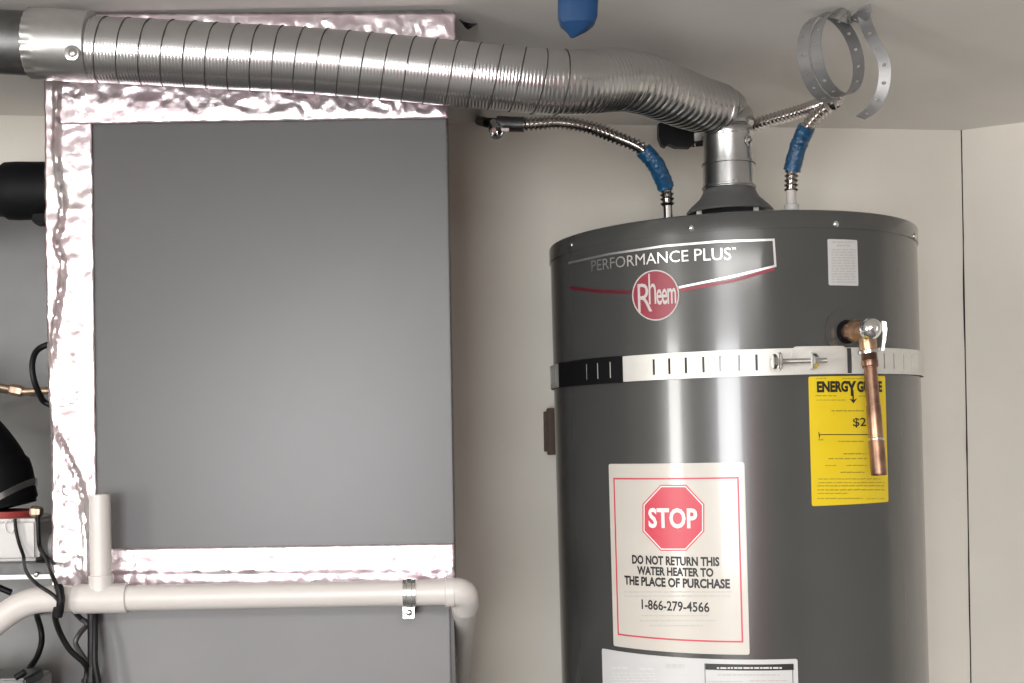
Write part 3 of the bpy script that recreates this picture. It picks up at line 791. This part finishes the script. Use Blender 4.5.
clamp = root('pipe_clamp', cx0 - Vector((0, 0, .035)), 'shiny steel clamp holding the drain pipe', 'clamp')
obj('clamp_band', merge(lathe([(-.0085, rp_ + .0002), (-.0085, rp_ + .0018), (-.004, rp_ + .0018), (-.003, rp_ + .0028), (.003, rp_ + .0028), (.004, rp_ + .0018), (.0085, rp_ + .0018), (.0085, rp_ + .0002)], cx0, (1, 0, 0), 32, cap=False),
                        box(cx0.x - .0095, cx0.x + .006, DP + .002, DP + .010, cx0.z - .035, cx0.z - .015, .001)), 'steel', clamp)
obj('screw', ball(cx0 + Vector((-.001, .002, -.027)), .0045, (0, -1, 0), .6), 'chrome', clamp)
obj('standoff', box(cx0.x - .006, cx0.x + .006, DP + .009, DF - .0085, cx0.z - .034, cx0.z - .022), 'galvanised_dull', clamp)

# ------------------------------------------------------------------ blue wrapped pipe end hanging from the ceiling
bd = 1.32
prof = [(0, 15), (0, -20), ]
gs = []
outl = [(559, 598.5), (558.5, 598.3), (558, 598), (558, 597), (560.5, 594.5), (566, 587.5), (570.5, 574.5)]
ys = [-140, -60, 0, 18, 24.5, 30.5, 37.5]
vs, fs = [], []; sg = 20
for (xa, xb), y in zip(outl, ys):
    a, b = P(xa, y, bd), P(xb, y, bd); c = (a + b) / 2; rx = (b - a).length / 2
    ry = min(.014, rx * .75)
    if y == -140: c.z = ZC - .0005
    for k in range(sg):
        t = 2 * PI * k / sg
        ct, st_ = math.cos(t), math.sin(t)
        sq = (abs(ct) ** 4 + abs(st_) ** 4) ** -.25
        vs.append(c + Vector((rx * ct * sq, ry * st_ * sq, 0)))
for i in range(len(ys) - 1):
    for k in range(sg):
        k2 = (k + 1) % sg; fs.append((i * sg + k, i * sg + k2, (i + 1) * sg + k2, (i + 1) * sg + k))
fs += [tuple(range(sg)), tuple(range((len(ys) - 1) * sg, len(ys) * sg))]
obj('hanging_tape', (vs, fs), 'blue_wrap', smooth=30, label='blue tape-wrapped strip end hanging from the ceiling', cat='tape')

# ------------------------------------------------------------------ perforated hanger strap coil
cd = 1.76
cc = P(838, 54, cd)
Ax = Vector((0.62, -0.78, 0.05)).normalized()
e1 = (Vector((0, 0, 1)) - Ax * Ax.z).normalized(); e2 = Ax.cross(e1)
if e2.x < 0: e2 = -e2
ctr = []
ceil_pt = P(864, 6, cd - .02); ceil_pt.z = ZC - .0005
rc = .056
nturn = 1.62
hs = []
for k in range(0, 60):
    t = k / 59; a = math.radians(62) + 2 * PI * nturn * t          # from upper right over the top, left, down, round
    rr = rc * (1.0 + .10 * t)
    hs.append(cc + e1 * math.sin(a) * rr * 1.0 + e2 * math.cos(a) * rr - Ax * (.030 * (t - .3)))
tailp = [P(872, 38, cd + .01), P(884, 62, cd + .02), P(883, 88, cd + .03), P(873, 108, cd + .035), P(858, 119, cd + .03)]
ctr = [ceil_pt, ceil_pt + Vector((0, 0, -.012))] + hs
def ribbon(center, w, Ax=Ax, holes=True):
    pp, L = resample(center, .0042); n = len(pp); vs, fs = [], []
    def idx(i, j): return 2 * i + j
    prevw = Ax
    for i, p in enumerate(pp):
        a = pp[max(0, i - 1)]; b = pp[min(n - 1, i + 1)]; t = (b - a).normalized()
        wv = (prevw - t * prevw.dot(t)).normalized(); prevw = wv.lerp(Ax, .2)
        vs += [p - wv * w / 2, p + wv * w / 2]
    i = 0
    while i < n - 2:
        if holes and (i // 2) % 3 == 1 and i % 2 == 0:
            q = [idx(i, 0), idx(i + 1, 0), idx(i + 2, 0), idx(i + 2, 1), idx(i + 1, 1), idx(i, 1)]
            A0, A1, A2, A3 = (vs[q[0]], vs[q[2]], vs[q[3]], vs[q[5]])
            c = (A0 + A1 + A2 + A3) / 4; ux = (A1 - A0).normalized(); uy = (A3 - A0).normalized(); r = .0031
            base_i = len(vs)
            angs = [225, 270, 315, 45, 90, 135]
            for g_ in angs: vs.append(c + ux * r * math.cos(math.radians(g_)) + uy * r * math.sin(math.radians(g_)))
            for m_ in range(6):
                m2 = (m_ + 1) % 6; fs.append((q[m_], q[m2], base_i + m2, base_i + m_))
            i += 2
        else:
            fs.append((idx(i, 0), idx(i + 1, 0), idx(i + 1, 1), idx(i, 1))); i += 1
    return vs, fs
coil = root('hanger_strap', ceil_pt, 'curled perforated metal hanger strap dangling from the ceiling', 'strap')
obj('coil', ribbon(spline(ctr, 3), .019), 'dull_zinc', coil, smooth=60, thick=.0009)
obj('tail', ribbon(spline([P(863, 10, cd - .015), P(866, 24, cd - .005)] + tailp, 6), .017, Vector((.85, -.5, .1))), 'dull_zinc', coil, smooth=60, thick=.0009)

# ------------------------------------------------------------------ bits left of the furnace
pz = P(20, 196, 2.15).z; px0, px1 = P(-230, 400, 2.15).x, FX0 + .10  # grey panel added over the wall where less light falls, darkening it
pn = root('wall_shade_panel', Vector(((px0 + px1) / 2, 2.17, 0)), 'grey panel added to darken the wall left of the furnace', 'panel')
obj('panel_face', slab(Vector((px0, A.y + (px0 - A.x) * wd.y / wd.x - .012, 0)), Vector((px1, A.y + (px1 - A.x) * wd.y / wd.x - .012, 0)), wn, .010, 0.02, pz), 'wall_shade_grey', pn, smooth=0)
obj('top_flange', slab(Vector((px0, A.y + (px0 - A.x) * wd.y / wd.x - .016, 0)), Vector((px1, A.y + (px1 - A.x) * wd.y / wd.x - .016, 0)), wn, .014, pz, pz + .003), 'wall_shade_grey', pn, smooth=0)

dl_ = 1.86
sp_ = root('insulated_pipe', P(10, 220, dl_), 'thick black insulated pipe entering the furnace side', 'pipe')
z_ = P(20, 191, dl_).z; x_in = FX0 - .0005
xL = P(5, 191, dl_).x
obj('insulation', lathe([(P(-110, 0, dl_).x, .036), (xL - .012, .037), (xL - .002, .038), (xL + .004, .0425), (xL + .02, .0432), (x_in, .0415)], Vector((0, dl_, z_)), (1, 0, 0), 40), 'black_rubber', sp_, smooth=50)
xa = P(36, 218, dl_).x
obj('clamp_tab', box(xa, x_in - .001, dl_ - .02, dl_ + .012, P(40, 225.5, dl_).z, P(40, 214, dl_).z, .003), 'black_rubber', sp_)
xe = P(-110, 0, dl_).x
obj('elbow', tube(resample(spline([Vector((xe + .02, dl_, z_)), Vector((xe - .05, dl_ + .01, z_)), Vector((xe - .08, dl_ + .06, z_)), Vector((xe - .085, 2.17, z_))], 10), .01)[0], .0355, 30), 'black_rubber', sp_)

gl = root('gas_line', P(10, 395, 1.90), 'thin tarnished brass tube with a joint beside the furnace', 'pipe')
gp = [P(-22, 386, 1.92), P(-8, 386, 1.90), P(10, 389, 1.90), P(22, 391.5, 1.90), P(36, 391, 1.90), P(62, 390.5, 1.885)]
gp[-1].x = FX0 - .0005
gtube = [Vector((gp[0].x - .02, wall_depth(-60) - .002, gp[0].z)), gp[0] + Vector((-.015, .06, 0))] + gp
obj('tube', tube(resample(spline(gtube, 8), .006)[0], .0058, 14), 'dull_brass', gl)
obj('joint', hexnut(P(10, 389, 1.90), P(22, 391.5, 1.90) - P(10, 389, 1.90), .0088, .02), 'dull_brass', gl)

def cable(name, label, pts, r, m='black_plastic', cat='cable', group=None, n=8, seg=10):
    return obj(name, tube(resample(spline(pts, n), .004)[0], r, seg), m, label=label, cat=cat, group=group)
q0, q1 = P(54, 340, 1.80), P(54, 410, 1.80)
q0.x = q1.x = FX0 - .0004
cable('wire_loop', 'black wire bowing out of the furnace side above the brass tube', [q0, P(40, 348, 1.79), P(32.5, 362, 1.78), P(34, 380, 1.78), P(40, 395, 1.79), P(46, 403, 1.80), q1], .0044)

# rubber elbow, white box, shelf
DE = 1.84
shelf_t = P(20, 562, 1.80).z
shf = root('wall_bracket', P(10, 577, 1.82), 'dark steel bracket shelf fixed to the furnace side', 'shelf')
sx0 = P(-140, 560, 1.80).x
obj('shelf_plate', box(sx0, FX0 - .0005, 1.775, 1.95, P(20, 575.5, 1.78).z, shelf_t, .001), 'dark_steel', shf)
obj('front_lip', box(sx0, FX0 - .0005, 1.771, 1.775, P(20, 579, 1.775).z, P(20, 574.5, 1.775).z), 'galvanised', shf)
obj('bolt', ball(P(36, 574.5, 1.771), .004, (0, -1, 0), .6), 'steel', shf)
wb = root('control_box', P(-30, 561, 1.84), 'white plastic box with red flange on the bracket shelf', 'box')
bx1 = P(38, 540, 1.80).x
obj('housing', box(P(-140, 540, 1.8).x + .02, bx1, 1.80, 1.93, shelf_t + .0005, P(20, 519, 1.8).z, .006, 3), 'white_plastic', wb)
obj('side_stub', lathe([(0, .0185), (.02, .0185), (.021, .016)], Vector((bx1 - .002, 1.86, P(40, 546, 1.86).z)), (1, 0, 0), 24), 'white_plastic', wb)
ftop = P(20, 511, 1.84).z
fl_c = P(-8, 515, 1.84); 
obj('red_flange', lathe([(P(20, 519, 1.8).z, .058), (ftop, .058)], Vector((fl_c.x, 1.865, 0)), (0, 0, 1), 40), 'red_flange', wb)
obj('nut', hexnut(P(31, 511, 1.80), (1, -.1, -.1), .0085, .016), 'dull_brass', wb)
obj('key_ring', tube([P(11.5, 521, 1.797) + Vector((.0065 * math.cos(a) - .003, 0, -.008 + .010 * math.sin(a))) for a in [2 * PI * k / 20 for k in range(21)]], .0007, 6), 'steel', wb)
rb = root('rubber_elbow', Vector((fl_c.x, 1.865, ftop)), 'black rubber elbow coupling with a bright clamp band', 'elbow')
ez = P(-8, 512, 1.865)
epts = [Vector((fl_c.x - .004, 1.865, ftop + .0005)), P(-8, 495, 1.865), P(-14, 470, 1.865), P(-40, 436, 1.865), P(-80, 408, 1.87), P(-140, 380, 1.9)]
ep = resample(spline(epts, 10), .004)[0]
def erad(i, a): return .060 + (.0035 if 2 <= i <= 14 else 0) - .004 * min(1, max(0, (i - 16) / 20))
obj('coupling', tube(ep, erad, 40), 'black_rubber', rb, smooth=50)
fr_ = frames(ep); i = 8
cb, cf = [], []
cc0 = P(-8, 509, 1.865)
for k in range(49):
    a = 2 * PI * k / 48
    for rr, dz in ((.0632, -.005), (.0655, -.005), (.0655, .005), (.0632, .005)):
        cb.append(Vector((cc0.x + rr * math.cos(a), 1.865 + rr * math.sin(a), max(ftop + .002 + dz + .005, cc0.z + dz + rr * math.cos(a) * .62))))
for k in range(48):
    for m_ in range(4): cf.append((4 * k + m_, 4 * k + (m_ + 1) % 4, 4 * k + 4 + (m_ + 1) % 4, 4 * k + 4 + m_))
obj('clamp_band', (cb, cf), 'steel', rb)
px_end = ep[-1]
obj('tail_pipe', tube([px_end - (ep[-1] - ep[-3]) , px_end + Vector((-.04, .06, .02)), px_end + Vector((-.05, .22, .02))], .05, 28), 'black_rubber', rb)

cable('wire', 'thin black wire hanging down the front of the white box', [P(15, 519, 1.792), P(16, 530, 1.790), P(19, 543, 1.790), P(23.5, 556, 1.780), P(24, 562, 1.765), P(27, 573, 1.70), P(37, 584, 1.640), P(52, 594, 1.634), P(58, 600, 1.632)], .0026)
cable('wire', 'black wire running from the brass nut down to the taped bundle', [P(38, 515, 1.790), P(38.5, 535, 1.785), P(40, 548, 1.775), P(47, 560, 1.72), P(51.5, 573, 1.66), P(56, 584, 1.638), P(60, 596, 1.632)], .0030)
tbp = [P(58, 586, 1.637), P(60, 592, 1.634), P(61, 600, 1.633), P(60, 607, 1.634), P(58.5, 616, 1.637)]
obj('tape_bundle', tube(resample(spline(tbp, 8), .003)[0], lambda i, a: .0058 + .0014 * noise.noise(Vector((i * .4, math.cos(a), math.sin(a)))), 12), 'black_tape', label='black taped wire bundle hanging in front of the white drain pipe', cat='tape')
cable('cable', 'black cable sagging from the taped bundle towards the upright cables', [P(56.5, 608, 1.634), P(55, 617, 1.638), P(60, 633, 1.66), P(70, 650, 1.67), P(84, 663, 1.68), P(87, 672, 1.69), P(85, 690, 1.69), P(84, 760, 1.70), P(84, 1500, 1.70)], .0040)
cable('cable', 'thick black cable running straight down the furnace edge', [P(92, 600, 1.705), P(92.5, 640, 1.698), P(92, 683, 1.69), P(92, 760, 1.69), P(93, 1500, 1.69)], .0068)
cable('cable', 'black cable curving right at the foot of the furnace edge', [P(95.5, 606, 1.700), P(95, 640, 1.685), P(95, 662, 1.68), P(98.5, 683, 1.68), P(103, 720, 1.68), P(105, 800, 1.68), P(104, 1500, 1.68)], .0042)
cable('cable', 'grey-black kinked cable between the drain pipe and upright cables', [P(72, 609, 1.72), P(80, 618, 1.74), P(87, 624, 1.74), P(80, 633, 1.75), P(75.5, 643, 1.75), P(82, 655, 1.74), P(88, 664, 1.73)], .0038, 'dark_steel')
def wl(px, py): return P(px, py, wall_depth(px) - .020)
cable('hose', 'short curved black hose on the grey wall under the drain pipe', [wl(37, 613), P(37, 616, 2.14), P(41, 630, 2.115), P(41.5, 643, 2.115), P(37, 657, 2.12), P(30.5, 666.5, 2.14), wl(29.5, 668)], .0050, cat='hose', seg=14)
cable('hose', 'black hose tip at the picture edge above the drain elbow', [P(-40, 582, 2.1), P(-10, 584, 2.1), P(0, 588, 2.1), P(11, 592.5, 2.1)], .0055, cat='hose', seg=14)
sb = root('steel_box', P(5, 760, 2.05), 'bright steel box at the bottom left corner', 'box')
obj('case', box(P(-90, 690, 2.0).x, P(17, 690, 2.0).x, 2.0, 2.17, P(5, 830, 2.0).z, P(5, 690, 2.0).z, .004), 'white_plastic', sb)
obj('cover', box(P(-90, 690, 2.0).x, P(27, 672, 2.0).x, 1.99, 2.08, P(5, 690, 1.99).z, P(5, 679, 1.99).z, .003), 'galvanised_dull', sb)
obj('cable_gland', tube([P(16, 677.5, 1.995), P(25, 672, 1.995)], .0055, 14), 'black_plastic', sb)

# rusty wooden block on the wall left of the tank
bxa = P(545.5, 430, 2.30)
obj('wood_block', box(bxa.x, bxa.x + .06, 2.30, wall_depth(560) - .012, P(549, 455, 2.3).z, P(549, 408, 2.3).z, .006), 'wood_brown', label='small dark brown wooden block on the wall behind the tank', cat='block')

# loose torn hole where the foil ends at the ceiling
def on_ceiling(x, y, drop=0.0):
    d = (CEIL_H - drop) * F_PX / ((CY - y) * ca + (CX - x) * sa)
    return P(x, y, d)
flap = [on_ceiling(459, 19, .0004), on_ceiling(463.5, 21.5, .0004), on_ceiling(470, 23.2, .0004), on_ceiling(477, 23.4, .0004), on_ceiling(472, 26, .010), on_ceiling(468, 29, .014), on_ceiling(465, 26.5, .008)]
obj('torn_flap', quad_prism(flap, .0012, (0, 0, -1)), 'black_tape', smooth=0, label='black torn scrap on the ceiling at the end of the foil', cat='scrap')

# ------------------------------------------------------------------ behind the photographer
tc_ = root('red_reflection_cabinet', Vector((0.42, -1.95, 0)), 'unseen red cabinet added at the rear wall for its reflection', 'cabinet')  # out of view, added for its pink reflection in tank and foil
obj('body', box(.10, .72, -2.25, -1.72, .06, 1.80, .01), 'cabinet_red', tc_)
for k in range(6):
    dr = obj('drawer', box(.13, .69, -1.72, -1.70, .12 + k * .275, .37 + k * .275, .006), 'cabinet_red', tc_)
    obj('handle', box(.25, .57, -1.70, -1.68, .33 + k * .275, .345 + k * .275, .004), 'steel', dr)
for sx in (.14, .68):
    for sy in (-2.2, -1.78): obj('caster', lathe([(-.02, .03), (.02, .03)], Vector((sx, sy, .03)), (1, 0, 0), 16), 'black_rubber', tc_)
fx_ = root('ceiling_fill_panel', Vector((.1, -.6, ZC - .06)), 'unseen white panel added on the ceiling for fill light', 'lamp')  # added housing for the fill light, out of view
obj('housing', box(-.50, .70, -.90, -.30, ZC - .055, ZC - .0005, .006), 'white_trim', fx_)
obj('diffuser', box(-.48, .68, -.88, -.32, ZC - .068, ZC - .055, .004), 'fill_diffuser', fx_)
